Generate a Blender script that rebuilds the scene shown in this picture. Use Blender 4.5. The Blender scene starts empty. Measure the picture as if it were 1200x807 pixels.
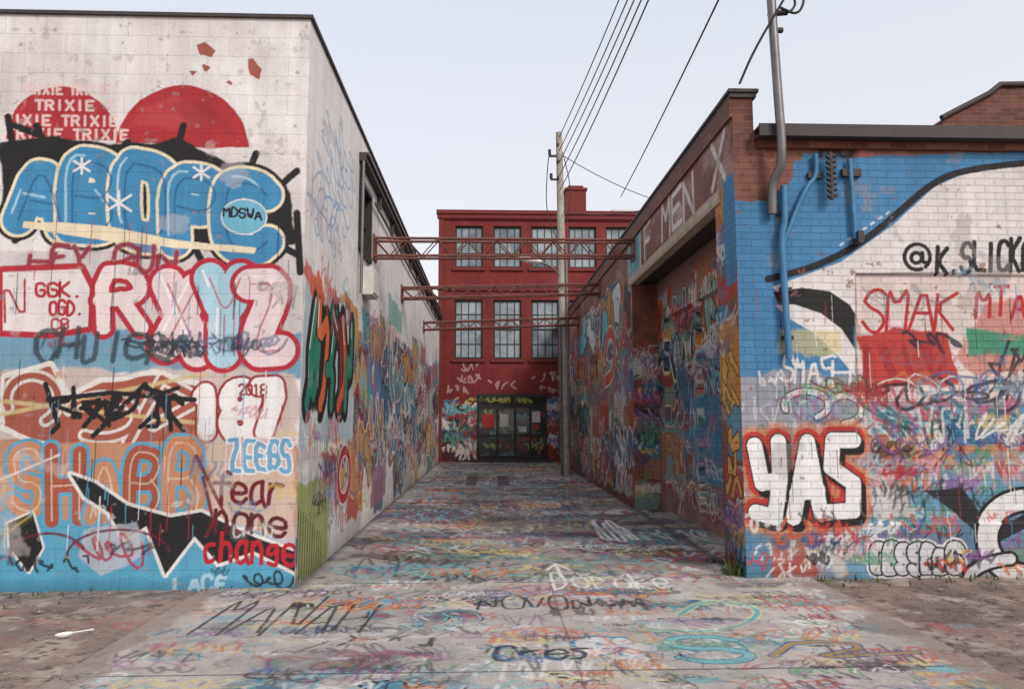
import bpy, math, numpy as np
from mathutils import Matrix, Vector
scene=bpy.context.scene
scene.view_settings.view_transform='Standard'; scene.view_settings.look='None'; scene.view_settings.exposure=0
R0=np.random.default_rng(11)
# ------------------------------------------------------------------ colour + noise
def lin(c):
    c=np.asarray(c,float)/255.0
    return np.where(c<=.04045,c/12.92,((c+.055)/1.055)**2.4)
def L4(c): 
    a=lin(c); return (a[0],a[1],a[2],1)
def vnoise(S,T,sx,sy,seed):
    r=np.random.default_rng(seed)
    a=(S-S[0])/sx; b=(T-T[0])/sy
    g=r.random((int(b[-1])+3,int(a[-1])+3))
    ia=a.astype(int); fa=a-ia; fa=fa*fa*(3-2*fa)
    ib=b.astype(int); fb=b-ib; fb=(fb*fb*(3-2*fb))[:,None]
    lo=g[np.ix_(ib,ia)]*(1-fa)+g[np.ix_(ib,ia+1)]*fa
    hi=g[np.ix_(ib+1,ia)]*(1-fa)+g[np.ix_(ib+1,ia+1)]*fa
    return lo*(1-fb)+hi*fb
def fbm(S,T,sc,seed,oct=4,asp=1.0):
    o=0;n=0;w=1
    for i in range(oct):
        o=o+w*vnoise(S,T,sc/2**i,sc*asp/2**i,seed+i); n+=w; w*=.55
    return o/n
# ------------------------------------------------------------------ stroke lettering
G={'A':"00 26 40;12 32",'B':"00 06 36 45 44 33 03;33 42 41 30 00",'C':"45 36 16 05 01 10 30 41",'D':"00 06 26 44 42 20 00",
'E':"46 06 00 40;03 33",'F':"46 06 00;03 33",'G':"45 36 16 05 01 10 30 41 43 23",'H':"00 06;40 46;03 43",'I':"20 26",
'J':"46 41 30 10 01",'K':"00 06;46 03 40",'L':"06 00 40",'M':"00 06 23 46 40",'N':"00 06 40 46",'O':"16 05 01 10 30 41 45 36 16",
'P':"00 06 36 45 44 33 03",'Q':"16 05 01 10 30 41 45 36 16;22 40",'R':"00 06 36 45 44 33 03;23 40",'S':"45 36 16 05 04 13 33 42 41 30 10 01",
'T':"06 46;26 20",'U':"06 01 10 30 41 46",'V':"06 20 46",'W':"06 10 23 30 46",'X':"00 46;06 40",'Y':"06 23 46;23 20",'Z':"06 46 00 40",
'0':"16 05 01 10 30 41 45 36 16",'1':"15 26 20",'2':"05 16 36 45 44 00 40",'8':"13 04 05 16 36 45 44 33 13 02 01 10 30 41 42 33",
'7':"06 46 10",'@':"33 24 14 12 22 33 32 41 45 36 16 05 01 10 30",'.':"20 20",'*':"20 26;05 41;01 45",' ':"",
'f':"46 36 25 20;04 44",'e':"02 42 43 34 14 03 01 10 30 41",'a':"34 14 03 01 10 31;34 31 40",'r':"04 00;02 14 34",'n':"04 00;03 14 24 33 30",
'o':"14 03 01 10 30 41 43 34 14",'c':"34 14 03 01 10 30",'h':"06 00;03 14 24 33 30",'g':"34 14 03 02 12 33;34 30 20 00",'s':"34 14 03 32 20 00",
'p':"04 00;04 24 33 32 12",'k':"06 00;34 02 30",'v':"04 20 44",'l':"26 20",'i':"24 20",'^':"20 26;03 26 43"}
def chaikin(p,n=1):
    for _ in range(n):
        if len(p)<3: return p
        q=[p[0]]
        for a,b in zip(p[:-1],p[1:]): q+= [a*.75+b*.25,a*.25+b*.75]
        q.append(p[-1]); p=np.array(q)
    return p
def text(s,u0,v0,u1,v1,rnd=1,slope=0,slant=0,jit=0,gap=.3,rng=R0):
    """letters between left u0/right u1, baseline v0, cap line v1 -> list of letters (each a list of polylines)"""
    n=len(s); cw=(u1-u0)/(n+gap*(n-1)) if n>1 else (u1-u0); out=[]; H=v1-v0
    for i,ch in enumerate(s):
        x0=u0+i*cw*(1+gap); L=[]
        j=rng.normal(0,jit,3)
        for st in G.get(ch,"").split(';'):
            if not st.strip(): continue
            p=np.array([[int(k[0])/4,int(k[1])/6] for k in st.split()],float)
            if jit: p=p+rng.normal(0,jit*.35,p.shape)
            p=chaikin(p,rnd)
            q=np.empty_like(p)
            q[:,0]=x0+(p[:,0]*(1+j[0])+slant*p[:,1])*cw
            q[:,1]=v0+(p[:,1]*(1+j[1])+j[2]*.5)*H+slope*(q[:,0]-u0)
            L.append(q)
        out.append(L)
    return out
def squig(rng,x,y,w,h,k=None,sty=None):
    sty=rng.random() if sty is None else sty
    k=k or int(rng.integers(3,8))
    if sty<.45:
        t=np.linspace(0,1,k*9); ph=rng.random(3)*6.28
        X=x+w*(t+.13*np.sin(6.28*k*t*1.0+ph[0])+.05*np.sin(6.28*2.3*t+ph[1]))
        Y=y+h*(.5+.42*np.sin(6.28*k*t+ph[2]*.3)*(.65+.35*np.sin(6.28*1.7*t+ph[1]))+.1*np.sin(6.28*t*2.9))
        return [np.stack([X,Y],1)]
    out=[]
    n=k
    for i in range(n):
        m=int(rng.integers(3,6))
        p=rng.random((m,2)); p[:,1]=np.clip(p[:,1]*1.3-.15,0,1)
        p[:,0]=x+(i+p[:,0]*1.15)*w/n; p[:,1]=y+p[:,1]*h
        out.append(chaikin(p,int(rng.integers(0,3))))
    return out
# ------------------------------------------------------------------ spray-paint layer held per wall vertex
class Canvas:
    def __init__(s,S,T,base):
        s.S=np.asarray(S,float); s.T=np.asarray(T,float); s.c=np.ones((len(T),len(S),3))*lin(base); s.rn=np.random.default_rng(5)
    def win(s,x0,x1,y0,y1):
        return (max(0,np.searchsorted(s.S,x0)-1),min(len(s.S),np.searchsorted(s.S,x1)+1),max(0,np.searchsorted(s.T,y0)-1),min(len(s.T),np.searchsorted(s.T,y1)+1))
    def dist(s,polys,R):
        P=np.concatenate(polys); a,b,c,d=s.win(P[:,0].min()-R,P[:,0].max()+R,P[:,1].min()-R,P[:,1].max()+R)
        if b-a<1 or d-c<1: return None
        D=np.full((d-c,b-a),9.0)
        for p in polys:
            if len(p)==1: p=np.vstack([p,p+1e-4])
            for q0,q1 in zip(p[:-1],p[1:]):
                i0,i1,j0,j1=s.win(min(q0[0],q1[0])-R,max(q0[0],q1[0])+R,min(q0[1],q1[1])-R,max(q0[1],q1[1])+R)
                i0=max(i0,a);i1=min(i1,b);j0=max(j0,c);j1=min(j1,d)
                if i1<=i0 or j1<=j0: continue
                X=s.S[i0:i1][None,:]-q0[0]; Y=s.T[j0:j1][:,None]-q0[1]
                e=q1-q0; l=e@e+1e-12
                h=np.clip((X*e[0]+Y*e[1])/l,0,1)
                dd=np.sqrt((X-h*e[0])**2+(Y-h*e[1])**2)
                sub=D[j0-c:j1-c,i0-a:i1-a]; np.minimum(sub,dd,out=sub)
        return D,(a,b,c,d)
    def blend(s,w,A,col):
        a,b,c,d=w; v=s.c[c:d,a:b]; A=A[...,None]; v*=1-A; v+=A*lin(col)
    def draw(s,polys,layers,m=None):
        """layers: (radius, colour, softness, alpha)"""
        polys=[p for p in polys if len(p)]
        if not polys: return
        if m: polys=[np.stack(m(p[:,0],p[:,1]),1) for p in polys]
        R=max(l[0]+l[2] for l in layers)+.01
        r=s.dist(polys,R)
        if r is None: return
        D,w=r
        for rad,col,soft,al in layers:
            n=s.rn.normal(0,.18*soft,D.shape)
            s.blend(w,np.clip((rad-D+n)/soft+.5,0,1)*al,col)
    def fill(s,pts,col,soft=.006,al=1.0,rough=0,m=None,edge=None,seed=0):
        P=np.array(pts,float)
        if m: P=np.stack(m(P[:,0],P[:,1]),1)
        C=np.vstack([P,P[:1]]); R=soft+rough+.02+(edge[0] if edge else 0)
        a,b,c,d=s.win(P[:,0].min()-R,P[:,0].max()+R,P[:,1].min()-R,P[:,1].max()+R)
        if b-a<1 or d-c<1: return
        X=s.S[a:b][None,:]; Y=s.T[c:d][:,None]; ins=np.zeros((d-c,b-a),bool); D=np.full((d-c,b-a),9.0)
        for q0,q1 in zip(C[:-1],C[1:]):
            e=q1-q0; l=e@e+1e-12
            h=np.clip(((X-q0[0])*e[0]+(Y-q0[1])*e[1])/l,0,1)
            np.minimum(D,np.sqrt((X-q0[0]-h*e[0])**2+(Y-q0[1]-h*e[1])**2),out=D)
            if q0[1]!=q1[1]:
                cr=((q0[1]>Y)!=(q1[1]>Y))&(X<(q1[0]-q0[0])*(Y-q0[1])/(q1[1]-q0[1])+q0[0]); ins^=cr
        sd=np.where(ins,D,-D)
        if rough: sd=sd+(s.nf(seed)[c:d,a:b]-.5)*rough*4
        if edge: s.blend((a,b,c,d),np.clip((sd+edge[0])/soft+.5,0,1)*al,edge[1])
        s.blend((a,b,c,d),np.clip(sd/soft+.5,0,1)*al,col)
    def nf(s,seed):
        if not hasattr(s,'_n'): s._n={}
        if seed not in s._n: s._n[seed]=fbm(s.S,s.T,.35,seed+3,4)
        return s._n[seed]
    def rect(s,x0,y0,x1,y1,col,**k): s.fill([(x0,y0),(x1,y0),(x1,y1),(x0,y1)],col,**k)
    def bubble(s,letters,r,fills,ro,oc,rh=0,hc=None,m=None,shine=None):
        if rh:
            s.draw([p for L in letters for p in L],[(r+ro+rh,hc,.008,1)],m)
        for i,L in enumerate(letters):
            f=fills[i%len(fills)]
            s.draw(L,[(r+ro,oc,.006,1),(r,f,.006,1)],m)
            if shine:
                d,colr=shine
                q=[p[:max(2,len(p)//3)] for p in L if len(p)>1]
                q=[np.stack(m(p[:,0],p[:,1]),1) if m else p for p in q]
                s.draw([p+np.array([-r*.45,r*.45]) for p in q],[(d,colr,.006,.85)])
    def wear(s,col,sc,th,w,al,seed,asp=1):
        n=fbm(s.S,s.T,sc,seed,5,asp); A=np.clip((n-th)/w,0,1)*al
        s.c=s.c*(1-A[...,None])+A[...,None]*lin(col)
    def drips(s,rng,x0,x1,y0,y1,n,cols):
        for _ in range(n):
            x=rng.uniform(x0,x1); y=rng.uniform(y0,y1); l=rng.uniform(.08,.5)
            s.draw([np.array([[x,y],[x+rng.normal(0,.004),y-l]])],[(rng.uniform(.003,.006),cols[rng.integers(len(cols))],.004,.8)])
PAL=[(30,28,32),(30,28,32),(30,28,32),(28,30,48),(226,223,220),(226,223,220),(226,223,220),(176,44,50),(200,60,50),(60,134,176),(104,182,194),(48,96,150),(214,118,58),(212,182,92),(58,116,90),(140,88,150),(214,150,160),(114,56,48),(90,150,118)]
BG=[(146,62,60),(88,140,168),(190,185,184),(104,98,108),(66,106,128),(168,122,92),(118,152,142),(198,152,88),(154,108,128),(56,54,64),(206,200,198),(172,72,60),(76,126,152)]
def uni(rng,a,b): return rng.uniform(a,max(b,a+.01))
def scribble(c,rng,x0,x1,y0,y1,n,hs=(.15,.45),pal=PAL,al=.9,rr=(.006,.016)):
    for _ in range(n):
        h=rng.uniform(*hs); w=h*rng.uniform(1.2,3.2)
        x=uni(rng,x0-.2*w,x1-.6*w); y=uni(rng,y0,y1-h)
        r=rng.uniform(*rr); col=pal[rng.integers(len(pal))]; a=al*rng.uniform(.6,1)
        ly=[(r,col,.007,a)]
        if rng.random()<.35: ly=[(r+.018,col,.04,.22*a)]+ly
        c.draw(squig(rng,x,y,w,h),ly)
def throwups(c,rng,x0,x1,y0,y1,n,hs=(.4,.9)):
    for _ in range(n):
        h=rng.uniform(*hs); w=h*rng.uniform(1.5,2.6)
        x=uni(rng,x0-.2*w,x1-.7*w); y=uni(rng,y0,y1-h); k=int(rng.integers(3,6))
        f=[BG[rng.integers(len(BG))]]; o=PAL[rng.integers(len(PAL))]; hc=PAL[rng.integers(len(PAL))]
        L=[]
        for i in range(k):
            p=rng.random((int(rng.integers(3,6)),2)); p[:,0]=x+(i+p[:,0]*1.1)*w/k; p[:,1]=y+h*(.1+.8*p[:,1]); L.append([chaikin(p,2)])
        r=h*rng.uniform(.09,.15)
        c.bubble(L,r,f,h*.035,o,h*.04,hc,shine=(.008,(226,224,220)) if rng.random()<.5 else None)
def patches(c,rng,x0,x1,y0,y1,n,ws=(.5,1.8),hs=(.3,1.0),al=.9,cols=BG):
    for i in range(n):
        w=rng.uniform(*ws);h=rng.uniform(*hs);x=uni(rng,x0-.3*w,x1-.6*w);y=uni(rng,y0-.1,y1-h)
        c.rect(x,y,x+w,y+h,cols[rng.integers(len(cols))],soft=.03,al=al,rough=.07,seed=int(rng.integers(5)))
# ------------------------------------------------------------------ mesh helpers
def empty(name):
    o=bpy.data.objects.new(name,None); scene.collection.objects.link(o); o.empty_display_size=.3; return o
def link(o,parent=None):
    scene.collection.objects.link(o)
    if parent: o.parent=parent
    return o
def grid_obj(name,S,T,col,mat,M,parent=None,hole=None,disp=None,smooth=False):
    # matte tone graded into the paint colours: slightly desaturated, blacks lifted
    g=col@np.array([.25,.6,.15]); col=(col*.96+g[...,None]*.04)*.975+.006
    nx,ny=len(S),len(T); X,Y=np.meshgrid(S,T); Z=np.zeros_like(X) if disp is None else disp
    co=np.stack([X,Y,Z],-1).reshape(-1,3).astype(np.float32)
    idx=np.arange(nx*ny).reshape(ny,nx)
    f=np.stack([idx[:-1,:-1],idx[:-1,1:],idx[1:,1:],idx[1:,:-1]],-1).reshape(-1,4)
    if hole is not None:
        cx=((X[:-1,:-1]+X[1:,1:])/2).ravel(); cy=((Y[:-1,:-1]+Y[1:,1:])/2).ravel(); f=f[~hole(cx,cy)]
    me=bpy.data.meshes.new(name); me.vertices.add(len(co)); me.vertices.foreach_set('co',co.ravel())
    me.loops.add(f.size); me.loops.foreach_set('vertex_index',f.ravel().astype(np.int32))
    me.polygons.add(len(f)); me.polygons.foreach_set('loop_start',(np.arange(len(f))*4).astype(np.int32))
    if smooth: me.polygons.foreach_set('use_smooth',np.ones(len(f),bool))
    me.update(calc_edges=True)
    at=me.color_attributes.new('Paint','FLOAT_COLOR','POINT')
    rgba=np.ones((ny*nx,4),np.float32); rgba[:,:3]=col.reshape(-1,3); at.data.foreach_set('color',rgba.ravel())
    me.materials.append(mat); o=bpy.data.objects.new(name,me); o.matrix_world=M; link(o,parent); return o
def boxes(name,bs,mat,parent=None,bev=0):
    vs=[];fs=[]
    for (x0,x1,y0,y1,z0,z1) in bs:
        n=len(vs); vs+=[(x0,y0,z0),(x1,y0,z0),(x1,y1,z0),(x0,y1,z0),(x0,y0,z1),(x1,y0,z1),(x1,y1,z1),(x0,y1,z1)]
        fs+=[(n,n+3,n+2,n+1),(n+4,n+5,n+6,n+7),(n,n+1,n+5,n+4),(n+1,n+2,n+6,n+5),(n+2,n+3,n+7,n+6),(n+3,n,n+4,n+7)]
    me=bpy.data.meshes.new(name); me.from_pydata(vs,[],fs); me.update(); me.materials.append(mat)
    o=bpy.data.objects.new(name,me); link(o,parent)
    if bev:
        b=o.modifiers.new('bevel','BEVEL'); b.width=bev; b.segments=2
    return o
def meshobj(name,vs,fs,mat,parent=None):
    me=bpy.data.meshes.new(name); me.from_pydata(vs,[],fs); me.update(); me.materials.append(mat)
    return link(bpy.data.objects.new(name,me),parent)
def tube(name,paths,r,mat,parent=None,kind='POLY',radii=None):
    cu=bpy.data.curves.new(name,'CURVE'); cu.dimensions='3D'; cu.bevel_depth=r; cu.bevel_resolution=3; cu.use_fill_caps=True
    for pts in paths:
        sp=cu.splines.new('POLY'); sp.points.add(len(pts)-1)
        for i,p in enumerate(pts):
            sp.points[i].co=(*p,1)
            if radii: sp.points[i].radius=radii[i]
    cu.materials.append(mat); return link(bpy.data.objects.new(name,cu),parent)
def smoothpath(p,n=3):
    return [tuple(q) for q in chaikin(np.array(p,float),n)]
MF=lambda y:Matrix(((1,0,0,0),(0,0,-1,y),(0,1,0,0),(0,0,0,1)))      # faces -Y
ML=lambda x:Matrix(((0,0,1,x),(1,0,0,0),(0,1,0,0),(0,0,0,1)))       # faces +X, local x = +Y
MR=lambda x:Matrix(((0,0,-1,x),(-1,0,0,0),(0,1,0,0),(0,0,0,1)))     # faces -X, local x = -Y
# ------------------------------------------------------------------ materials
def nt(name):
    m=bpy.data.materials.new(name); m.use_nodes=True; t=m.node_tree; b=t.nodes['Principled BSDF']; return m,t,b
def N(t,k,**kw):
    n=t.nodes.new(k)
    for a,v in kw.items(): setattr(n,a,v)
    return n
def mix(t,mode,fac,a,b):
    n=N(t,'ShaderNodeMix',data_type='RGBA',blend_type=mode); 
    for s,v in ((0,fac),(6,a),(7,b)):
        if hasattr(v,'links'): t.links.new(v,n.inputs[s])
        else: n.inputs[s].default_value=v
    return n.outputs[2]
def ramp(t,src,p):
    n=N(t,'ShaderNodeValToRGB'); t.links.new(src,n.inputs[0]); e=n.color_ramp.elements
    while len(e)<len(p): e.new(.5)
    for i,(a,c) in enumerate(p): e[i].position=a; e[i].color=(c,c,c,1) if not hasattr(c,'__len__') else c
    return n.outputs[0]
def noise(t,vec,scale,detail=6,rough=.6):
    n=N(t,'ShaderNodeTexNoise'); n.inputs['Scale'].default_value=scale; n.inputs['Detail'].default_value=detail; n.inputs['Roughness'].default_value=rough
    if vec is not None: t.links.new(vec,n.inputs['Vector'])
    return n.outputs[0]
def mapping(t,vec,scale=(1,1,1),rot=(0,0,0)):
    n=N(t,'ShaderNodeMapping'); n.inputs['Scale'].default_value=scale; n.inputs['Rotation'].default_value=rot; t.links.new(vec,n.inputs[0]); return n.outputs[0]
def wallmat(name,bw,bh,mort,bump=.4,rough=.65,mdark=.62,under=(150,90,70),chip=.72,col=None,var=.86,c2=None):
    m,t,b=nt(name); tc=N(t,'ShaderNodeTexCoord'); V=tc.outputs['Object']
    if col is not None:      # plain upright boxes: run courses along x+y, height z
        s=N(t,'ShaderNodeSeparateXYZ'); t.links.new(V,s.inputs[0]); a=N(t,'ShaderNodeMath',operation='ADD'); t.links.new(s.outputs[0],a.inputs[0]); t.links.new(s.outputs[1],a.inputs[1])
        k=N(t,'ShaderNodeCombineXYZ'); t.links.new(a.outputs[0],k.inputs[0]); t.links.new(s.outputs[2],k.inputs[1]); V=k.outputs[0]; C=col
    else:
        at=N(t,'ShaderNodeAttribute'); at.attribute_name='Paint'; C=at.outputs['Color']
    wv=N(t,'ShaderNodeVectorMath',operation='ADD')
    nn=N(t,'ShaderNodeTexNoise'); nn.inputs['Scale'].default_value=3; t.links.new(V,nn.inputs['Vector'])
    sc=N(t,'ShaderNodeVectorMath',operation='SCALE'); t.links.new(nn.outputs['Color'],sc.inputs[0]); sc.inputs['Scale'].default_value=.012
    t.links.new(V,wv.inputs[0]); t.links.new(sc.outputs[0],wv.inputs[1])
    br=N(t,'ShaderNodeTexBrick'); t.links.new(wv.outputs[0],br.inputs['Vector'])
    for k,v in (('Color1',(1,1,1,1)),('Color2',c2 or (var,var,var,1)),('Mortar',(mdark,mdark,mdark,1)),('Scale',1),('Mortar Size',mort),('Mortar Smooth',.4),('Brick Width',bw),('Row Height',bh)):
        br.inputs[k].default_value=v
    big=ramp(t,noise(t,V,.9,5),[(.3,.86),(.7,1.05)]); fine=ramp(t,noise(t,V,45,4),[(.3,.88),(.7,1.06)])
    st=ramp(t,noise(t,mapping(t,V,(7,.5,7)),1,5),[(.35,.86),(.65,1.03)])
    chipf=ramp(t,noise(t,V,5,8,.7),[(chip,0),(chip+.025,1)])
    if col is None: C=mix(t,'MIX',chipf,C,L4(under))
    for f in (br.outputs['Color'],big,fine,st): C=mix(t,'MULTIPLY',1.0,C,f)
    t.links.new(C,b.inputs['Base Color']); b.inputs['Roughness'].default_value=rough; b.inputs['Specular IOR Level'].default_value=.25
    h=N(t,'ShaderNodeMath',operation='MULTIPLY_ADD'); t.links.new(br.outputs['Fac'],h.inputs[0]); h.inputs[1].default_value=-1; t.links.new(noise(t,V,60,3),h.inputs[2])
    bp=N(t,'ShaderNodeBump'); bp.inputs['Strength'].default_value=bump; bp.inputs['Distance'].default_value=.008; t.links.new(h.outputs[0],bp.inputs['Height']); t.links.new(bp.outputs[0],b.inputs['Normal'])
    return m
def plain(name,c,rough=.6,metal=0,nsc=8,lo=.75,hi=1.1,bump=.15):
    m,t,b=nt(name); V=N(t,'ShaderNodeTexCoord').outputs['Object']
    C=mix(t,'MULTIPLY',1.0,L4(c),ramp(t,noise(t,V,nsc,6),[(.3,lo),(.7,hi)]))
    t.links.new(C,b.inputs['Base Color']); b.inputs['Roughness'].default_value=rough; b.inputs['Metallic'].default_value=metal
    bp=N(t,'ShaderNodeBump'); bp.inputs['Strength'].default_value=bump; bp.inputs['Distance'].default_value=.01; t.links.new(noise(t,V,nsc*8,4),bp.inputs['Height']); t.links.new(bp.outputs[0],b.inputs['Normal'])
    return m
m_block=wallmat('painted_block',.40,.20,.005,bump=.4,mdark=.84,under=(165,150,145),chip=.74,var=.965)
m_brickp=wallmat('painted_brick',.21,.075,.007,bump=.6,mdark=.76,under=(140,80,62),chip=.70,var=.88)
m_redb=wallmat('red_brick',.21,.075,.006,bump=.4,mdark=.8,under=(110,44,40),chip=.8,var=.85)
m_brickY=wallmat('plain_brick',.21,.075,.009,bump=.6,mdark=1.15,col=L4((122,76,64)),c2=(.5,.46,.46,1))
m_jamb=wallmat('jamb_brick',.21,.075,.009,bump=.6,mdark=1.15,col=L4((124,78,66)),c2=(.55,.5,.5,1))
m_dark=plain('dark_metal',(48,44,44),.5,.3)
m_rust=plain('rusty_steel',(112,66,58),.75,0,6,.6,1.2)
m_white=plain('pale_trim',(206,200,196),.6)
m_roof=plain('roof_felt',(70,68,70),.9)
m_coping=plain('coping',(62,53,53),.7,0,5)
m_galv=plain('galvanised_pipe',(120,116,116),.45,.6,5)
m_bluep=plain('blue_painted_pipe',(62,120,160),.6)
m_wood=plain('weathered_wood',(168,158,148),.85,0,5,.7,1.15,.4)
m_wire=plain('wire_black',(34,32,34),.6)
m_lintel=plain('lintel_paint',(176,160,140),.7,0,4,.7,1.1)
m_frame=plain('window_frame',(38,34,36),.5)
m_glass,t,b=nt('window_glass'); V=N(t,'ShaderNodeTexCoord').outputs['Object']
t.links.new(ramp(t,noise(t,V,1.6,4),[(.35,L4((86,98,106))),(.65,L4((150,162,168)))]),b.inputs['Base Color']); b.inputs['Roughness'].default_value=.12; b.inputs['Specular IOR Level'].default_value=.7
m_dglass,t,b=nt('door_glass'); at=N(t,'ShaderNodeAttribute'); at.attribute_name='Paint'; t.links.new(at.outputs['Color'],b.inputs['Base Color']); b.inputs['Roughness'].default_value=.15
# pavement
m_pave,t,b=nt('painted_concrete'); V=N(t,'ShaderNodeTexCoord').outputs['Object']; at=N(t,'ShaderNodeAttribute'); at.attribute_name='Paint'; C=at.outputs['Color']
for sc,lo,hi in ((.6,.84,1.08),(9,.84,1.08),(90,.78,1.15)): C=mix(t,'MULTIPLY',1.0,C,ramp(t,noise(t,V,sc,5),[(.3,lo),(.7,hi)]))
vor=N(t,'ShaderNodeTexVoronoi',feature='DISTANCE_TO_EDGE'); vor.inputs['Scale'].default_value=.45
wv=N(t,'ShaderNodeVectorMath',operation='ADD'); nn=N(t,'ShaderNodeTexNoise'); nn.inputs['Scale'].default_value=2.5; t.links.new(V,wv.inputs[0]); t.links.new(nn.outputs['Color'],wv.inputs[1]); t.links.new(V,nn.inputs['Vector']); t.links.new(wv.outputs[0],vor.inputs['Vector'])
C=mix(t,'MULTIPLY',1.0,C,ramp(t,vor.outputs[0],[(0,.45),(.005,1)]))
t.links.new(C,b.inputs['Base Color']); b.inputs['Roughness'].default_value=.75; b.inputs['Specular IOR Level'].default_value=.25
bp=N(t,'ShaderNodeBump'); bp.inputs['Strength'].default_value=.35; bp.inputs['Distance'].default_value=.006; t.links.new(noise(t,V,70,5),bp.inputs['Height']); t.links.new(bp.outputs[0],b.inputs['Normal'])
m_dirt,t,b=nt('dirt'); V=N(t,'ShaderNodeTexCoord').outputs['Object']
C=ramp(t,noise(t,V,1.2,8),[(.3,L4((92,80,74))),(.5,L4((128,112,103))),(.72,L4((152,138,128)))])
C=mix(t,'MULTIPLY',1.0,C,ramp(t,noise(t,V,60,4),[(.3,.6),(.7,1.25)])); t.links.new(C,b.inputs['Base Color']); b.inputs['Roughness'].default_value=.95
bp=N(t,'ShaderNodeBump'); bp.inputs['Strength'].default_value=.7; bp.inputs['Distance'].default_value=.015; t.links.new(noise(t,V,35,6),bp.inputs['Height']); t.links.new(bp.outputs[0],b.inputs['Normal'])
m_grass=plain('weed_leaf',(84,98,52),.8,0,5,.5,1.3)
m_plastic=plain('white_plastic',(222,220,216),.35,0,5,.95,1.02,.02)

# ------------------------------------------------------------------ key dimensions (metres)
XL=-1.80; YL=7.10; XR=2.57; YR=7.39; YF=27.0; HL=5.60; HR=5.02; HRF=4.62
def mLF(u,v):   # elevation sheet of the block building's front -> metres
    t=692-v; z=t/127.5*(1+8.8e-5*t); s=125.6-9.6*t/680; x=(u-600)/s+.23; return XL+(x+1.80)*.985, z
def mRF(u,v):   # elevation sheet of the brick building's front -> metres
    t=680-v; z=t/121*(1+1.157e-4*t); s=118.2-7.6*t/572; x=(u-600)/s; x=x*(1+.0043*(x-2.3))+.243; return x, 1.6+(z-1.6)*(1+.0043*(x-2.57))
BLK=(30,28,30); WHT=(230,226,224)
flat=lambda Ls:[p for L in Ls for p in L]
# =================================================================== LEFT FRONT WALL
rg=np.random.default_rng(3)
S=np.concatenate([np.arange(-8,-5.3,.03),np.arange(-5.3,XL,.0078),[XL]]); T=np.concatenate([np.arange(0,HL,.0088),[HL]])
c=Canvas(S,T,(226,219,218)); D=lambda ps,ls:c.draw(ps,ls,mLF)
c.wear((206,194,194),1.2,.5,.2,.6,1); c.wear((238,235,234),.6,.55,.15,.7,9); c.wear((184,172,168),.12,.68,.05,.5,17)
F=lambda pts,col,**k:c.fill(pts,col,m=mLF,**k)
for i_,p in enumerate(([(230,51),(240,49),(252,58),(248,65),(234,62)],[(289,66),(297,65),(306,80),(303,90),(293,86)],[(263,95),(269,93),(271,97)],[(220,81),(231,83),(226,88)],[(239,76),(245,78),(241,81)])): F(p,(164,86,72),soft=.006,rough=.022,seed=i_)
F([(-60,300),(360,300),(360,395),(-60,395)],(206,198,199),soft=.03,rough=.05)
F([(-60,385),(360,390),(360,450),(-60,445)],(112,158,182),soft=.03,rough=.06)
F([(-60,436),(240,432),(350,436),(350,530),(-60,530)],(200,184,178),soft=.03,rough=.05)
F([(-60,515),(350,520),(350,640),(-60,620)],(186,136,106),soft=.02,rough=.03)
F([(-60,606),(60,596),(140,610),(230,600),(360,640),(360,700),(-60,700)],(84,162,194),soft=.02,rough=.05)
F([(-60,675),(360,680),(360,700),(-60,700)],(70,140,174),soft=.03,al=.6,rough=.05)
def arc(cx,cy,rx,ry,a0,a1,n=24): return [(cx+rx*math.cos(math.radians(a)),cy-ry*math.sin(math.radians(a))) for a in np.linspace(a0,a1,n)]
F(arc(74,166,64,62,180,0),(182,44,50),soft=.01,rough=.01); F(arc(215,180,79,80,172,4),(176,40,46),soft=.012,rough=.015)
F(arc(200,160,50,42,170,20),(196,78,78),soft=.05,al=.4,rough=.05); F(arc(230,190,55,70,120,20),(150,36,42),soft=.05,al=.4,rough=.05)
PK=(234,202,200)
for s_,a,b_,v in (("TRIXIE TRIXIE",30,128,112),("TRIXIE T",44,134,131),("RIXIE TRIXIE",8,138,149),("TRIXIE TRIXIE",12,150,165)):
    D(flat(text(s_,a,v,b_,v-11,rnd=0,gap=.45)),[(.0135,PK,.006,.92)])
# blue throw-up
letA=text("ABOPC",26,262,312,184,rnd=2,slope=.12,gap=.26,jit=.05,rng=np.random.default_rng(2))
spk=[np.array(q,float) for q in ([(12,140),(20,190)],[(20,150),(45,160)],[(45,150),(60,185)],[(150,168),(130,190)],[(215,148),(205,185)],[(300,180),(290,205)],[(348,200),(320,225)],[(20,285),(50,262)],[(350,300),(310,280)],[(235,305),(225,285)],[(10,255),(30,250)],[(348,250),(352,320)])]
D(spk,[(.035,BLK,.01,1)])
F([(4,172),(60,162),(120,172),(210,164),(240,184),(300,196),(340,228),(347,285),(300,302),(230,294),(150,284),(60,274),(4,268)],BLK,soft=.02,rough=.03)
c.bubble(letA,.15,[(60,138,184)],.03,(234,220,186),.035,BLK,m=mLF,shine=(.012,(170,206,222)))
for L in letA: D(L,[(.011,(36,86,132),.008,.7)])
F([(30,262),(120,268),(220,284),(300,292),(298,298),(200,292),(100,280),(28,270)],(234,220,186),soft=.008,rough=.01)
for s_ in ((97,197,9),(236,203,9),(140,240,14)):
    D(flat(text('*',s_[0]-s_[2],s_[1]+s_[2],s_[0]+s_[2],s_[1]-s_[2],rnd=0)),[(.012,WHT,.006,1)])
F(arc(286,255,26,20,0,360),(110,180,206),soft=.006,edge=(.012,WHT)); D(flat(text("MDSWA",262,254,306,243,slope=.1,jit=.05)),[(.011,BLK,.005,1)])
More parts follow.
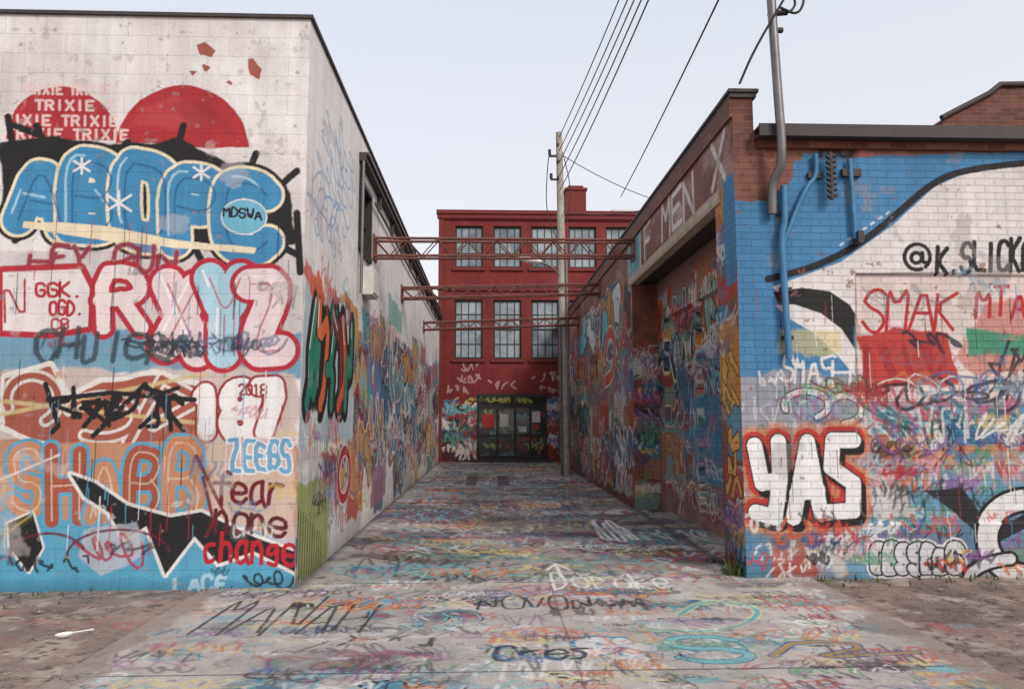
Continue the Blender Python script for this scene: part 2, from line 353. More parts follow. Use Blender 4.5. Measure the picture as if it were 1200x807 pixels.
# HEY GUN
D(flat(text("HEY GUN",36,318,204,292,jit=.14,slant=.1,slope=.0,rng=np.random.default_rng(3))),[(.035,(205,150,160),.04,.5),(.022,(146,40,60),.008,.95)])
# red/white pieces
RED=(182,38,56)
F([(6,322),(95,318),(106,340),(104,385),(60,392),(6,390)],(230,220,220),soft=.008,edge=(.06,RED))
for s_,a,b_,v0,v1 in (("N",8,30,380,335),("GGK.",44,96,350,334),("OGD.",60,98,371,355),("CB.",62,92,388,376)):
    D(flat(text(s_,a,v0,b_,v1,jit=.05)),[(.015 if v0<380 else .011,RED,.006,1)])
c.bubble(text("R",120,382,162,328,rnd=1,jit=.08),.065,[(232,216,216)],.05,RED,m=mLF)
LX=text("XYZ",196,414,326,332,rnd=2,gap=.42,jit=.10,rng=np.random.default_rng(18))
c.bubble(LX,.15,[(230,208,212),(170,208,222),(234,214,216)],.045,(184,36,58),.005,(184,36,58),m=mLF,shine=(.012,(245,240,240)))
for L in LX: D(L,[(.009,(184,60,76),.006,.75)])
D(flat(text("CHUICKA",44,424,222,392,jit=.16,rnd=1,gap=.1,slant=.2)),[(.024,(50,64,66),.012,.85)])
scribble(c,rg,-4.5,-1.9,2.15,2.45,10,hs=(.12,.25),pal=[(40,50,60),(60,90,130)])
# brown piece + 187
for q in ([(8,445),(60,432),(80,470),(120,450),(180,440),(240,455),(235,520),(150,528),(60,522),(8,500)],): F(q,(166,88,68),soft=.008,edge=(.05,(228,222,216)),rough=.02)
D([np.array(arc(40,470,30,28,200,-60)),np.array(arc(120,490,40,24,160,-120)),np.array([(150,520),(190,445),(235,470),(180,500)])],[(.06,(228,222,216),.008,.9),(.03,(166,88,68),.008,1)])
D([np.array([(-10,470),(350,510)]),np.array([(-10,490),(240,440)])],[(.02,(208,188,134),.01,.8)])
L=text("187",230,508,330,454,rnd=1,gap=.45,jit=.06,rng=np.random.default_rng(5))
c.bubble(L,.085,[(232,228,228)],.025,(150,46,54),m=mLF)
D(flat(text("2018",280,464,312,452)),[(.011,(150,36,46),.005,1)])
r2=np.random.default_rng(21)
D(squig(r2,58,505,165,-44,k=5,sty=.9)+squig(r2,70,490,140,-34,k=6,sty=.9),[(.022,BLK,.006,1)])
D([np.array([(55,452),(70,500),(62,508)]),np.array([(58,470),(130,462),(228,470)]),np.array([(110,512),(170,452),(215,505)])],[(.024,BLK,.006,1)])
# SHABB
F([(20,520),(240,520),(236,560),(200,610),(120,612),(30,604)],(192,136,104),soft=.01,rough=.02)
L=text("SHABB",18,604,230,528,rnd=2,gap=.35,jit=.07,rng=np.random.default_rng(4))
c.bubble(L,.065,[(198,138,102),(166,84,60)],.032,(84,164,198),m=mLF)
for l in L: D(l,[(.008,(230,210,190),.006,.6)])
# white/black wedges
F([(84,556),(112,566),(150,592),(200,606),(236,600),(300,630),(350,648),(350,672),(298,646),(256,660),(228,628),(194,672),(172,616),(146,632),(128,600),(100,582)],(32,31,34),soft=.006,edge=(.03,(228,222,218)))
F([(12,612),(40,600),(52,640),(36,668),(14,640)],(32,32,34),soft=.006,edge=(.02,(228,222,218)))
F([(100,620),(160,612),(168,650),(120,672),(92,650)],(196,190,196),soft=.02,al=.7,rough=.03)
D(squig(r2,95,665,70,-45,k=4,sty=.2),[(.014,(170,60,80),.006,.9)])
D([np.array(arc(58,650,44,26,200,20)),np.array(arc(140,650,60,30,180,10))],[(.012,(100,30,50),.006,.9)])
F([(244,520),(346,505),(346,640),(300,622),(244,600)],(212,190,178),soft=.04,al=.75,rough=.04)
c.bubble(text("ZEEBS",270,550,342,514,rnd=1,jit=.12,slope=.05),.022,[(110,166,198)],.013,(234,232,232),m=mLF)
for s_,a,b_,v0,v1,col in (("fear",250,332,588,552,(112,24,36)),("none",252,332,622,588,(92,28,38)),("change",240,346,656,624,(184,26,42))):
    D(flat(text(s_,a,v0,b_,v1,jit=.07,slope=.08,slant=.1)),[(.02,col,.006,1)])
D([np.array([(230,535),(262,600)]),np.array([(238,560),(250,610),(242,628)])],[(.016,(112,24,36),.006,.9)])
D(flat(text("LACE",205,692,266,674,jit=.08)),[(.018,(170,206,220),.008,.9)])
D(squig(r2,20,668,50,-16,k=4,sty=.8)+squig(r2,76,668,34,-18,k=3,sty=.8)+squig(r2,288,690,50,-22,k=4,sty=.2),[(.011,BLK,.006,.9)])
scribble(c,rg,-4.9,-1.85,.05,2.2,16,hs=(.08,.2),al=.75)
scribble(c,rg,-4.9,-1.85,2.2,3.1,8,hs=(.08,.16),al=.6,pal=[(150,60,70),(90,90,100),(220,215,215)])
scribble(c,rg,-8,-5.0,.1,3.6,90,hs=(.3,.7),al=.9); throwups(c,rg,-8,-5.2,.3,3.6,6)
c.drips(rg,-4.9,-1.9,2.6,3.6,40,[BLK,RED,(62,138,182)]); c.drips(rg,-4.9,-1.9,.6,2.2,60,[BLK,RED,(84,164,198),WHT])
c.wear((206,198,196),.5,.68,.04,.35,33); c.wear((150,140,136),.08,.74,.04,.6,35)
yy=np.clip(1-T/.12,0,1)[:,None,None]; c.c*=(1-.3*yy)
bL=empty('painted_block_building')
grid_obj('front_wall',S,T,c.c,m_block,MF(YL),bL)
# =================================================================== LEFT ALLEY WALL
inv=lambda a,b,n:1/np.linspace(1/a,1/b,n)
S=inv(YL,YF,500); T=np.concatenate([np.arange(0,HL,.0115),[HL]]); rg=np.random.default_rng(14)
c=Canvas(S,T,(230,224,222)); c.wear((206,198,200),1.5,.5,.2,.6,2,.6)
patches(c,rg,YL,YF,0,3.2,70,ws=(.8,2.6),hs=(.4,1.1)); patches(c,rg,12,YF,2.4,3.9,14,ws=(1,3),hs=(.3,.8),cols=[(110,160,184),(190,185,186),(164,104,104),(130,170,162),(84,134,156)])
throwups(c,rg,9,YF,.1,3.6,80,hs=(.5,1.1)); scribble(c,rg,YL,YF,0,3.4,280,hs=(.2,.6))
scribble(c,rg,YL,YF,3.2,4.6,46,hs=(.25,.6),pal=[(150,175,195),(190,120,125),(170,165,170),(120,140,160)],al=.6)
for k_ in range(5): c.draw(squig(rg,7.3+.2*k_,3.4+.3*k_,1.6,.55,k=5,sty=.2),[(.016,(132,170,204),.01,.8)])
# green/orange/black piece near the corner
c.rect(7.15,1.35,9.9,3.0,(176,190,196),soft=.04,rough=.06)
rr_=np.random.default_rng(16); L=[]
for i in range(6):
    p=rr_.random((5,2)); p[:,0]=7.35+i*.38+p[:,0]*.6; p[:,1]=1.75+p[:,1]*1.0; p[0,1]=2.8; p[-1,1]=1.75; L.append([chaikin(p,1)])
c.bubble(L,.085,[(32,128,104),(212,104,52),(32,128,104),(120,46,46),(208,84,44)],.03,BLK,.09,BLK,shine=(.018,(224,222,218)))
scribble(c,rg,7.15,9.6,2.75,3.2,6,hs=(.25,.4),pal=[(208,90,50),(150,40,40)],rr=(.02,.035))
c.rect(7.12,.0,8.5,.95,(150,156,96),soft=.04,rough=.06)
for i in range(11): c.draw([np.array([[7.15+i*.1,.0],[7.17+i*.1,.75-.04*i]])],[(.013,BLK,.008,.95)])
scribble(c,rg,7.1,9,.5,1.7,26,hs=(.15,.4)); c.bubble([[np.array(arc(9.4,.9,.38,-.3,0,360))]],.06,[(170,42,58)],.02,(228,200,200))
c.drips(rg,YL,12,1,3.4,90,[BLK,WHT,(178,42,48),(62,138,176)]); c.wear((150,140,140),.4,.72,.03,.35,41)
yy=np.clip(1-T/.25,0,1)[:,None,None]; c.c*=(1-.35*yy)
wl=lambda x,y:((x>10.05)&(x<10.95)&(y>3.95)&(y<4.95))
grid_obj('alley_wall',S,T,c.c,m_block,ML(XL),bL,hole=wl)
boxes('body',[(-14,XL-.3,YL+.02,YF,0,HL-.02),(-14,-8,YL,YL+.02,0,HL)],m_white,bL)
boxes('roof',[(-14,XL-.004,YL+.004,YF,HL-.015,HL+.0)],m_roof,bL)
boxes('coping',[(-14,XL+.03,YL-.03,YL+.22,HL,HL+.035),(XL-.2,XL+.03,YL+.22,YF,HL,HL+.035)],m_coping,bL)
boxes('window_frame',[(XL-.12,XL+.03,10.0,10.07,3.93,4.97),(XL-.12,XL+.03,10.93,11.0,3.93,4.97),(XL-.12,XL+.03,10.07,10.93,4.90,4.97),(XL-.12,XL+.05,10.07,10.93,3.9,3.98),(XL-.1,XL-.05,10.48,10.52,3.98,4.9),(XL-.1,XL-.05,10.07,10.93,4.42,4.46)],m_frame,bL)
boxes('window_pane',[(XL-.12,XL-.1,10.07,10.93,3.98,4.9)],m_glass,bL)
boxes('meter_box',[(XL+.003,XL+.16,10.35,10.85,3.35,3.75),(XL+.16,XL+.175,10.38,10.82,3.38,3.72)],m_white,bL,bev=.008)
boxes('crane_rail',[(XL+.003,XL+.1,9.95,26.8,5.16,5.28),(XL+.1,XL+.13,9.95,26.8,5.24,5.28)]+[(XL+.003,XL+.07,y,y+.05,4.95,5.16) for y in np.arange(10,26.5,1.6)],m_coping,bL)
tube('conduit',[[(XL+.06,9.97,5.16),(XL+.06,9.97,3.3)],[(XL+.05,11.1,4.9),(XL+.05,26.8,4.9)]],.022,m_galv,bL)
# =================================================================== RIGHT FRONT WALL
rg=np.random.default_rng(77)
S=np.concatenate([[XR],np.arange(XR+.004,5.75,.0078),np.arange(5.75,11,.03)]); T=np.concatenate([np.arange(0,HRF,.0088),[HRF]])
c=Canvas(S,T,(140,84,70)); D=lambda ps,ls:c.draw(ps,ls,mRF); F=lambda pts,col,**k:c.fill(pts,col,m=mRF,**k)
c.wear((104,64,56),.3,.5,.15,.7,3); c.wear((172,112,92),.18,.6,.1,.6,8); c.wear((84,54,50),.09,.62,.05,.6,12)
F([(820,238),(905,236),(928,212),(930,190),(1010,184),(1260,176),(1260,480),(820,480)],(66,132,180),soft=.01,rough=.02)
F([(940,178),(1000,180),(1000,192),(940,192)],(66,132,180),soft=.02,rough=.05)
F([(820,440),(1260,440),(1260,700),(820,700)],(154,154,166),soft=.03,rough=.06)
patches(c,rg,2.5,5.9,.0,1.7,34,ws=(.4,1.3),hs=(.2,.6),cols=[(94,152,184),(206,198,202),(198,126,80),(124,154,152),(168,78,68),(114,112,124),(206,202,200),(94,132,162)])
c.rect(2.5,0,2.85,1.3,(84,130,160),soft=.03,rough=.05)
c.drips(rg,2.6,4.2,1.8,3.2,30,[(44,100,150)])
F([(905,337),(985,308),(1045,266),(1095,220),(1140,200),(1250,190),(1250,470),(1012,470),(1012,440),(990,410),(960,385),(930,365)],(228,221,220),soft=.008)
D([chaikin(np.array([(900,328),(955,314),(1008,287),(1050,253),(1092,215),(1132,199),(1250,187)],float),2)],[(.036,(28,28,32),.008,1)])
for a in range(985,1045,9): D([np.array([(a,288-(a-985)*.68),(a+3,286-(a-985)*.68)])],[(.012,(205,205,210),.005,1)])
F([(906,343),(940,338),(972,342),(996,358),(1010,382),(1012,412),(1002,410),(986,386),(962,368),(932,358),(912,356)],BLK,soft=.006)
F([(908,358),(935,360),(965,372),(990,398),(1006,426),(1006,446),(984,420),(955,392),(925,374)],(228,221,220),soft=.008)
F([(1003,322),(1250,318),(1250,470),(1003,470)],(224,202,197),soft=.006,al=.7)
D([np.array([(1003,470),(1003,322),(1250,318)],float)],[(.010,(150,140,140),.006,.9)])
D([np.array(arc(1075,302,15,15,-50,290)),np.array(arc(1074,303,6,6,0,360)),np.array([(1081,297),(1082,308),(1088,309)],float)],[(.021,(28,28,30),.006,1)])
D(flat(text("K.SLICKM",1098,320,1210,286,slope=-.03,gap=.25,jit=.06,slant=.1)),[(.024,(28,28,30),.006,1)])
F([(1008,398),(1050,384),(1112,392),(1128,452),(1060,456),(1010,460)],(192,62,56),soft=.02,rough=.04)
F([(1120,420),(1160,360),(1230,340),(1230,430),(1150,440)],(204,124,108),soft=.03,rough=.05,al=.8)
F([(1135,385),(1230,395),(1230,418),(1140,415)],(74,150,120),soft=.02,rough=.03)
D(flat(text("SMAK",1012,382,1122,336,jit=.14,slope=.02,slant=.2,gap=.1,rng=np.random.default_rng(9))),[(.019,(192,42,42),.006,1)])
D(flat(text("MTA",1146,372,1204,336,jit=.1,slant=.1)),[(.02,(192,42,42),.006,1)])
D(squig(rg,1065,415,60,-28,k=4,sty=.2)+squig(rg,1160,440,50,-40,k=4,sty=.8),[(.018,(40,40,60),.006,.9)])
D(squig(rg,1010,450,100,-45,k=5,sty=.8),[(.03,(168,42,46),.008,.9)])
F([(915,388),(980,392),(986,412),(915,414)],(214,200,110),soft=.04,rough=.06,al=.6)
D(flat(text("SMASH",916,450,990,420,jit=.16,slant=.15,gap=.1)),[(.015,(234,230,228),.008,.95)])
c.bubble([[np.array(arc(945,475,26,16,200,-60)),np.array(arc(990,480,20,16,180,-90))]],.03,[(226,222,222)],.014,(40,40,60),m=mRF)
for q in range(4): D(squig(rg,1018,525-q*14,180,-44,k=7,sty=.2 if q%2 else .8),[(.018,[(82,170,178),(44,110,132),(190,90,130),(40,40,50)][q],.007,.9)])
F([(1030,520),(1080,505),(1130,520),(1200,510),(1200,545),(1040,548)],(212,132,68),soft=.02,rough=.05,al=.8)
D(squig(rg,1020,560,180,-40,k=8,sty=.8),[(.024,(168,70,60),.007,.9)])
scribble(c,rg,2.6,5.8,.1,2.1,130,hs=(.12,.36))
scribble(c,rg,3.5,5.8,1.5,3.2,14,hs=(.12,.3),pal=[(200,110,110),(120,170,190),(120,110,120)],al=.6)
F([(1085,575),(1130,572),(1150,600),(1190,610),(1240,580),(1240,600),(1160,640),(1120,600)],(40,38,44),soft=.006)
# YAS
P=[np.array(q,float) for q in ([(884,522),(893,566),(914,562)],[(912,518),(914,562),(908,606),(886,600)],[(930,606),(946,518),(962,602)],[(934,578),(958,574)],[(1000,516),(976,516),(974,548),(1000,566),(1000,598),(970,600)])]
P2=[p+np.array([5,7]) for p in P]
D(P,[(.19,(206,124,72),.06,.8)]); D(P,[(.14,(192,54,48),.01,1)]); D(P2,[(.09,(34,30,34),.008,1)]); D(P,[(.093,(34,30,34),.006,1),(.078,(238,236,236),.006,1)])
# bubble lower right
c.bubble(text("CBSSBBS",1024,668,1124,640,rnd=1,gap=.3,jit=.08),.042,[(210,208,212)],.018,(26,26,28),.02,(228,224,224),m=mRF)
c.bubble([[np.array(arc(1205,630,48,44,80,260),float)]],.10,[(226,224,224)],.035,(26,26,28),m=mRF); c.bubble([[np.array(arc(1195,680,60,26,100,240),float)]],.05,[(214,212,216)],.03,(26,26,28),m=mRF)
D(squig(rg,905,636,80,-28,k=5,sty=.8),[(.018,(196,90,50),.008,.8)])
scribble(c,rg,2.6,5.8,0,.7,30,hs=(.1,.2)); scribble(c,rg,5.8,11,.1,3.2,90,hs=(.3,.7)); throwups(c,rg,5.8,11,.2,3,7)
D(flat(text("HO",962,184,1000,166,jit=.05)),[(.06,(66,50,50),.05,.6),(.02,(36,30,32),.008,.9)])
c.drips(rg,2.6,5.8,.5,3.0,80,[BLK,RED,(62,138,182),WHT]); c.wear((150,140,138),.4,.7,.03,.4,51); c.wear((140,84,66),.1,.75,.03,.7,57)
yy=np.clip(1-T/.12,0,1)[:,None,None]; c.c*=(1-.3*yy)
x_,z_=mRF(1003,322); dsp=np.where((S[None,:]>x_)&(S[None,:]<8.6)&(T[:,None]<z_)&(T[:,None]>.55),-.03,0.0)
bR=empty('painted_brick_building')
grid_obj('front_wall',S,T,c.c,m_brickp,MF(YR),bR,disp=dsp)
# =================================================================== RIGHT ALLEY WALL (local s = -Y)
S=-inv(YF,YR,560) ; S=np.sort(S); T=np.concatenate([np.arange(0,HR,.0105),[HR]]); rg=np.random.default_rng(31)
OY0,OY1,OZ=8.05,12.9,3.98
c=Canvas(S,T,(138,88,74)); c.wear((106,68,60),.4,.5,.15,.7,5); c.wear((186,156,142),.6,.56,.1,.6,6)
patches(c,rg,-YF,-13,0,4.4,90,ws=(.8,2.6),hs=(.4,1.2)); c.rect(-13.3,3.9,-12.1,4.75,(112,174,184),soft=.03,rough=.05)
throwups(c,rg,-YF,-13,.1,4.4,60,hs=(.6,1.2)); scribble(c,rg,-YF,-12.9,0,4.5,240,hs=(.2,.6))
L=[]
for i in range(4):
    p=rr_.random((5,2)); p[:,0]=-20.5+i*1.6+p[:,0]*1.7; p[:,1]=3.2+p[:,1]*1.2; L.append([chaikin(p,1)])
c.bubble(L,.13,[(112,192,206),(216,214,212)],.05,(60,70,90))
c.bubble([[chaikin(np.array([(-16,2.9),(-15.6,3.5),(-14.6,3.2),(-15,2.5),(-16,2.4)],float),2)]],.12,[(206,90,70)],.04,(220,216,210))
patches(c,rg,-8.05,-7.39,0,4.1,16,ws=(.3,.8),hs=(.3,.8),cols=[(60,126,170),(206,140,70),(186,60,56),(206,202,202),(94,152,174)])
for k_ in range(6): c.draw(squig(rg,-8.0,.8+.24*k_,.5,.34,k=2,sty=.8),[(.05,BLK,.008,1),(.034,(224,168,76),.008,1)])
scribble(c,rg,-8.1,-7.39,0,.9,20,hs=(.15,.35)); scribble(c,rg,-8.1,-7.39,2.2,3.9,14,hs=(.15,.35))
c.rect(-7.75,3.0,-7.39,4.2,(66,132,180),soft=.02,rough=.03)
scribble(c,rg,-13,-7.5,4.15,4.75,22,hs=(.12,.3),pal=[(200,192,186),(150,120,110),(170,150,146)],al=.4)
c.draw(flat(text("IF MEN X",-12.4,4.2,-7.7,4.70,rnd=0,jit=.07,gap=.4)),[(.05,(190,172,166),.05,.4),(.04,(226,218,212),.012,.97)])
scribble(c,rg,-13.2,-12.9,.1,3.9,12,hs=(.2,.5)); c.draw(squig(rg,-14.9,.25,1.2,.8,k=4,sty=.2)+squig(rg,-14.6,.9,.9,.5,k=3,sty=.2),[(.03,(234,232,230),.008,1)])
c.drips(rg,-YF,-7.4,.8,4.2,90,[BLK,WHT,(178,42,48)]); c.wear((130,84,70),.4,.68,.03,.4,61)
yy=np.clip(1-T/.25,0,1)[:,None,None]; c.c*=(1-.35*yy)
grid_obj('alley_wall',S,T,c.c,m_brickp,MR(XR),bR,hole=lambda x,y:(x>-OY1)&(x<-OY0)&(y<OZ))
# recessed loading door
RX=XR+.45; S=np.linspace(-OY1-.02,-OY0+.02,330); T=np.arange(0,OZ+.03,.0115); c=Canvas(S,T,(150,118,112))
patches(c,rg,-13,-8,0,3.9,44,ws=(.6,1.8),hs=(.3,1),cols=BG+[(206,200,198),(196,110,98),(190,186,190)]); throwups(c,rg,-13,-8,.1,3.8,16,hs=(.5,1.0)); scribble(c,rg,-13,-8,0,3.9,130,hs=(.18,.5),pal=PAL+[(232,230,226)]*4)
c.rect(-11.2,.7,-9.6,1.9,(76,134,168),soft=.02,rough=.02,al=.8); scribble(c,rg,-11.4,-9.4,.7,1.9,24,hs=(.15,.35)); c.drips(rg,-13,-8,.5,3,40,[BLK,WHT])
dsp=np.zeros((len(T),len(S)))
for y0,y1 in ((-12.4,-10.7),(-10.5,-8.5)): dsp=np.where((S[None,:]>y0)&(S[None,:]<y1)&(T[:,None]<3.3),-.07,dsp)
grid_obj('loading_door',S,T,c.c,m_brickp,MR(RX),bR,disp=dsp)
# far jamb with paint
S=np.linspace(XR,RX,40); T=np.arange(0,OZ+.02,.012); c=Canvas(S,T,(140,86,70)); c.wear((104,66,58),.3,.5,.1,.7,5)
patches(c,rg,XR,RX,0,2.9,12,ws=(.3,.6),hs=(.2,.5)); scribble(c,rg,XR,RX,0,3,30,hs=(.15,.3))
grid_obj('door_jamb',S,T,c.c,m_brickp,MF(OY1),bR)
boxes('near_jamb',[(XR+.003,RX,OY0-.3,OY0,0,OZ)],m_jamb,bR)
boxes('soffit',[(XR+.05,RX+.05,OY0,OY1,OZ+.03,OZ+.1)],m_coping,bR)
boxes('lintel',[(XR-.02,XR+.12,OY0-.2,OY1+.2,OZ-.002,OZ+.03),(XR-.025,XR-.003,OY0-.2,OY1+.2,OZ+.03,OZ+.14)],m_lintel,bR)
boxes('body',[(RX+.08,14,YR+.12,YF,0,HRF-.03),(11,14,YR,YR+.12,0,HRF)],m_brickY,bR)
boxes('parapet_pier',[(XR+.002,XR+.22,YR+.0,YR+.45,HRF,HR-.005)],m_brickY,bR)
boxes('parapet_back',[(XR+.003,XR+.22,YR+.45,YF,HRF-.4,HR-.003)],m_brickY,bR)
boxes('roof',[(XR+.2,14,YR+.02,YF,HRF-.03,HRF-.01)],m_roof,bR)
boxes('parapet_coping',[(XR-.05,XR+.27,YR-.05,YF,HR,HR+.035),(XR-.03,XR+.25,YR-.03,YF,HR-.05,HR-.002)],m_coping,bR)
boxes('brick_corbel',[(XR-.03,XR-.001,YR-.001,YF,HR-.26,HR-.052)],m_jamb,bR)
boxes('gutter',[(XR+.22,14,YR-.16,YR+.05,HRF-.03,HRF-.005),(XR+.22,14,YR-.17,YR-.15,HRF-.12,HRF+.01),(XR+.22,14,YR-.15,YR-.002,HRF-.12,HRF-.10)],m_coping,bR)
boxes('eaves_trim',[(XR+.24,14,YR-.05,YR-.003,HRF-.2,HRF-.125)],m_jamb,bR)
# pipes
tube('downpipe',[smoothpath([(3.06,YR-.07,4.0),(3.06,YR-.07,3.6),(3.02,YR-.07,3.5),(3.02,YR-.07,3.2),(3.05,YR-.07,2.2)],2)],.035,m_bluep,bR)
tube('branch_pipe',[smoothpath([(3.02,YR-.05,3.35),(3.3,YR-.05,4.0),(3.42,YR-.05,4.1),(3.42,YR-.05,4.35)],2),[(3.78,YR-.05,4.3),(3.80,YR-.05,3.45)]],.025,m_bluep,bR)
tube('insulator',[[(3.55,YR-.1,4.35),(3.55,YR-.1,3.85)]]+[[(3.51,YR-.1,4.3-i*.06),(3.6,YR-.1,4.32-i*.06)] for i in range(8)],.022,m_coping,bR)
boxes('pipe_brackets',[(3.0,3.12,YR-.04,YR-.003,z,z+.04) for z in (2.4,2.9,3.7)]+[(3.7,3.9,YR-.05,YR-.003,4.12,4.2),(3.34,3.5,YR-.04,YR-.003,4.1,4.16),(3.8,3.86,YR-.12,YR-.003,3.4,3.52)],m_coping,bR)
# service mast
sm=empty('service_mast')
tube('mast_pipe',[smoothpath([(2.93,YR-.23,6.15),(2.97,YR-.23,4.9),(3.0,YR-.22,4.35),(2.99,YR-.18,4.15),(2.93,YR-.1,4.02),(2.93,YR-.07,3.7)],2)],.046,m_galv,sm)
tube('weatherhead',[smoothpath([(2.93,YR-.23,6.12),(2.92,YR-.26,6.3),(2.84,YR-.36,6.26)],2)],.07,m_galv,sm)
tube('mast_clamp',[[(2.9,YR-.23,5.78),(3.1,YR-.23,5.80)],[(2.93,YR-.23,5.6),(3.05,YR-.2,5.62)]],.03,m_dark,sm)
tube('drip_loops',[smoothpath([(2.95,YR-.25,6.25),(3.1,YR-.25,6.05),(3.2,YR-.25,5.9),(3.12,YR-.25,5.78),(2.99,YR-.25,5.8)],3),smoothpath([(2.95,YR-.3,6.2),(3.28,YR-.3,6.0),(3.2,YR-.3,5.72),(3.02,YR-.25,5.84)],3),smoothpath([(3.25,YR-.3,6.25),(2.98,YR-.3,5.8),(2.75,YR-.2,5.4),(2.62,YR-.1,5.08)],2)],.013,m_wire,sm)
# background brick block
bb=empty('brick_warehouse')
vs=[(7.85,12,0),(14,12,0),(14,12,7.5),(8.9,12,7.35),(8.7,12,7.2),(7.85,12,6.75)]; vs+= [(x,20,z) for x,y,z in vs]
meshobj('walls',vs,[(0,1,2,3,4,5),(0,5,11,6),(5,4,10,11),(4,3,9,10),(3,2,8,9),(1,7,8,2)],m_brickY,bb)
tube('coping',[[(7.82,11.98,6.76),(8.7,11.98,7.22),(8.9,11.98,7.38),(14,11.98,7.53)]],.05,m_coping,bb)
# =================================================================== RED BUILDING
rb=empty('red_brick_building'); rg=np.random.default_rng(91)
S=np.arange(-1.86,9.0,.03); T=np.arange(0,9.35,.03); c=Canvas(S,T,(130,38,38)); c.wear((108,30,32),1.2,.5,.2,.6,4); c.wear((146,52,48),.5,.6,.1,.5,5)
c.rect(-1.9,0,9,1.4,(84,44,48),soft=.1,rough=.1)
patches(c,rg,-1.86,-.4,0,2.0,10,ws=(.4,.9),hs=(.3,.7)); patches(c,rg,2.1,3.4,0,2.0,9,ws=(.4,.9),hs=(.3,.7))
throwups(c,rg,-1.86,-.4,.2,2.0,5,hs=(.4,.7)); scribble(c,rg,-1.86,3.2,.1,2.5,120,hs=(.3,.6),rr=(.02,.035))
for s_ in ((-1.2,2.9,.9),(1.5,2.95,1.3),(-1.5,2.5,.8),(1.9,2.5,1.2),(-.1,2.65,1.2),(-1.0,3.3,.7)): c.draw(squig(rg,s_[0],s_[1],s_[2],.34,k=4,sty=.8),[(.022,(210,180,180),.02,.8)])
wins=[]
for z0,z1 in ((7.2,8.8),(3.78,6.0)):
    for x0 in (-1.27,.17,1.58,3.0,4.4,5.8): wins.append((x0,x0+1.08,z0,z1))
door=(-.40,2.15,0,2.5)
def holes(x,y):
    h=(x>door[0])&(x<door[1])&(y<door[3])
    for a,b_,z0,z1 in wins: h|=(x>a)&(x<b_)&(y>z0)&(y<z1)
    return h
grid_obj('front_wall',S,T,c.c,m_redb,MF(YF),rb,hole=holes)
m_redp=plain('red_trim',(114,38,38),.8)
fr=[];gl=[];sl=[];rv=[]
for a,b_,z0,z1 in wins:
    rv+=[(a-.05,a+.02,YF+.003,YF+.25,z0-.05,z1+.05),(b_-.02,b_+.05,YF+.003,YF+.25,z0-.05,z1+.05),(a+.02,b_-.02,YF+.003,YF+.25,z1-.02,z1+.05)]
    fr+=[(a+.02,a+.08,YF+.1,YF+.17,z0,z1-.02),(b_-.08,b_-.02,YF+.1,YF+.17,z0,z1-.02),(a+.08,b_-.08,YF+.1,YF+.17,z1-.09,z1-.02),(a+.08,b_-.08,YF+.1,YF+.17,z0,z0+.07)]
    for k_ in (1,2,3): 
        x=a+(b_-a)*k_/4; fr.append((x-.016,x+.016,YF+.11,YF+.15,z0+.07,z1-.09))
    nz=3 if z1>7 else 4
    for k_ in range(1,nz):
        z=z0+(z1-z0)*k_/nz; w=.035 if (k_==nz//2 ) else .016
        fr.append((a+.08,b_-.08,YF+.105,YF+.155,z-w,z+w))
    gl.append((a+.05,b_-.05,YF+.13,YF+.135,z0+.03,z1-.05))
    sl.append((a-.08,b_+.08,YF-.07,YF+.1,z0-.12,z0-.002))
boxes('window_reveals',rv,m_redp,rb); boxes('window_frames',fr,m_frame,rb); boxes('window_panes',gl,m_glass,rb); boxes('window_sills',sl,m_redp,rb)
boxes('cornice',[(-1.95,9.1,YF-.14,YF+.2,9.22,9.36),(-1.92,9.1,YF-.09,YF-.003,9.05,9.22),(-1.9,9.1,YF-.06,YF-.003,6.32,6.42),(-1.9,9.1,YF-.05,YF-.003,9.0,9.03)],m_redp,rb)
boxes('pilasters',[(-1.86,-1.68,YF-.06,YF-.003,0,9.0)],m_redp,rb)
boxes('body',[(-1.85,9,YF+.3,40,0,9.25),(-1.85,-1.8,YF+.003,YF+.3,0,9.25)],m_brickY,rb); boxes('roof',[(-1.86,9,YF+.2,40,9.25,9.3)],m_roof,rb)
boxes('chimney',[(3.25,4.1,30,30.8,9.3,11.15),(3.2,4.15,29.95,30.85,11.15,11.25),(3.35,4.0,30.1,30.7,11.25,11.38)],m_redp,rb)
m_hv=plain('hvac_metal',(205,205,205),.5)
boxes('rooftop_unit',[(5.2,6.2,30,31,9.3,10.35),(5.0,6.4,29.9,31.1,9.9,9.95),(4.6,5.1,30,30.6,9.3,9.9),(5.25,6.15,29.98,30,10.0,10.3)],m_hv,rb)
# storefront
a,b_,_,z1=door
fr=[(a,a+.08,YF-.02,YF+.15,0,z1),(b_-.08,b_,YF-.02,YF+.15,0,z1),(a+.08,b_-.08,YF-.02,YF+.15,z1-.1,z1),(a+.08,b_-.08,YF-.01,YF+.1,2.06,2.14)]
for x in (.35,1.0,1.55): fr.append((x-.04,x+.04,YF-.01,YF+.1,.0,2.06))
for x0,x1 in ((a+.08,.31),(.39,.96),(1.04,1.51),(1.59,b_-.08)): fr+=[(x0,x1,YF+.0,YF+.09,0,.25),(x0,x1,YF,YF+.09,.95,1.01),(x0,x1,YF,YF+.09,1.98,2.058)]
boxes('door_frames',fr,m_frame,rb); boxes('door_handles',[(.88,.91,YF-.06,YF-.02,.85,1.25),(1.09,1.12,YF-.06,YF-.02,.85,1.25)],m_galv,rb)
Sd=np.arange(a+.02,b_,.015); Td=np.arange(.02,z1,.015); c=Canvas(Sd,Td,(48,50,54)); c.wear((104,114,120),.7,.5,.1,.6,5); c.wear((34,34,38),.4,.5,.05,.8,9)
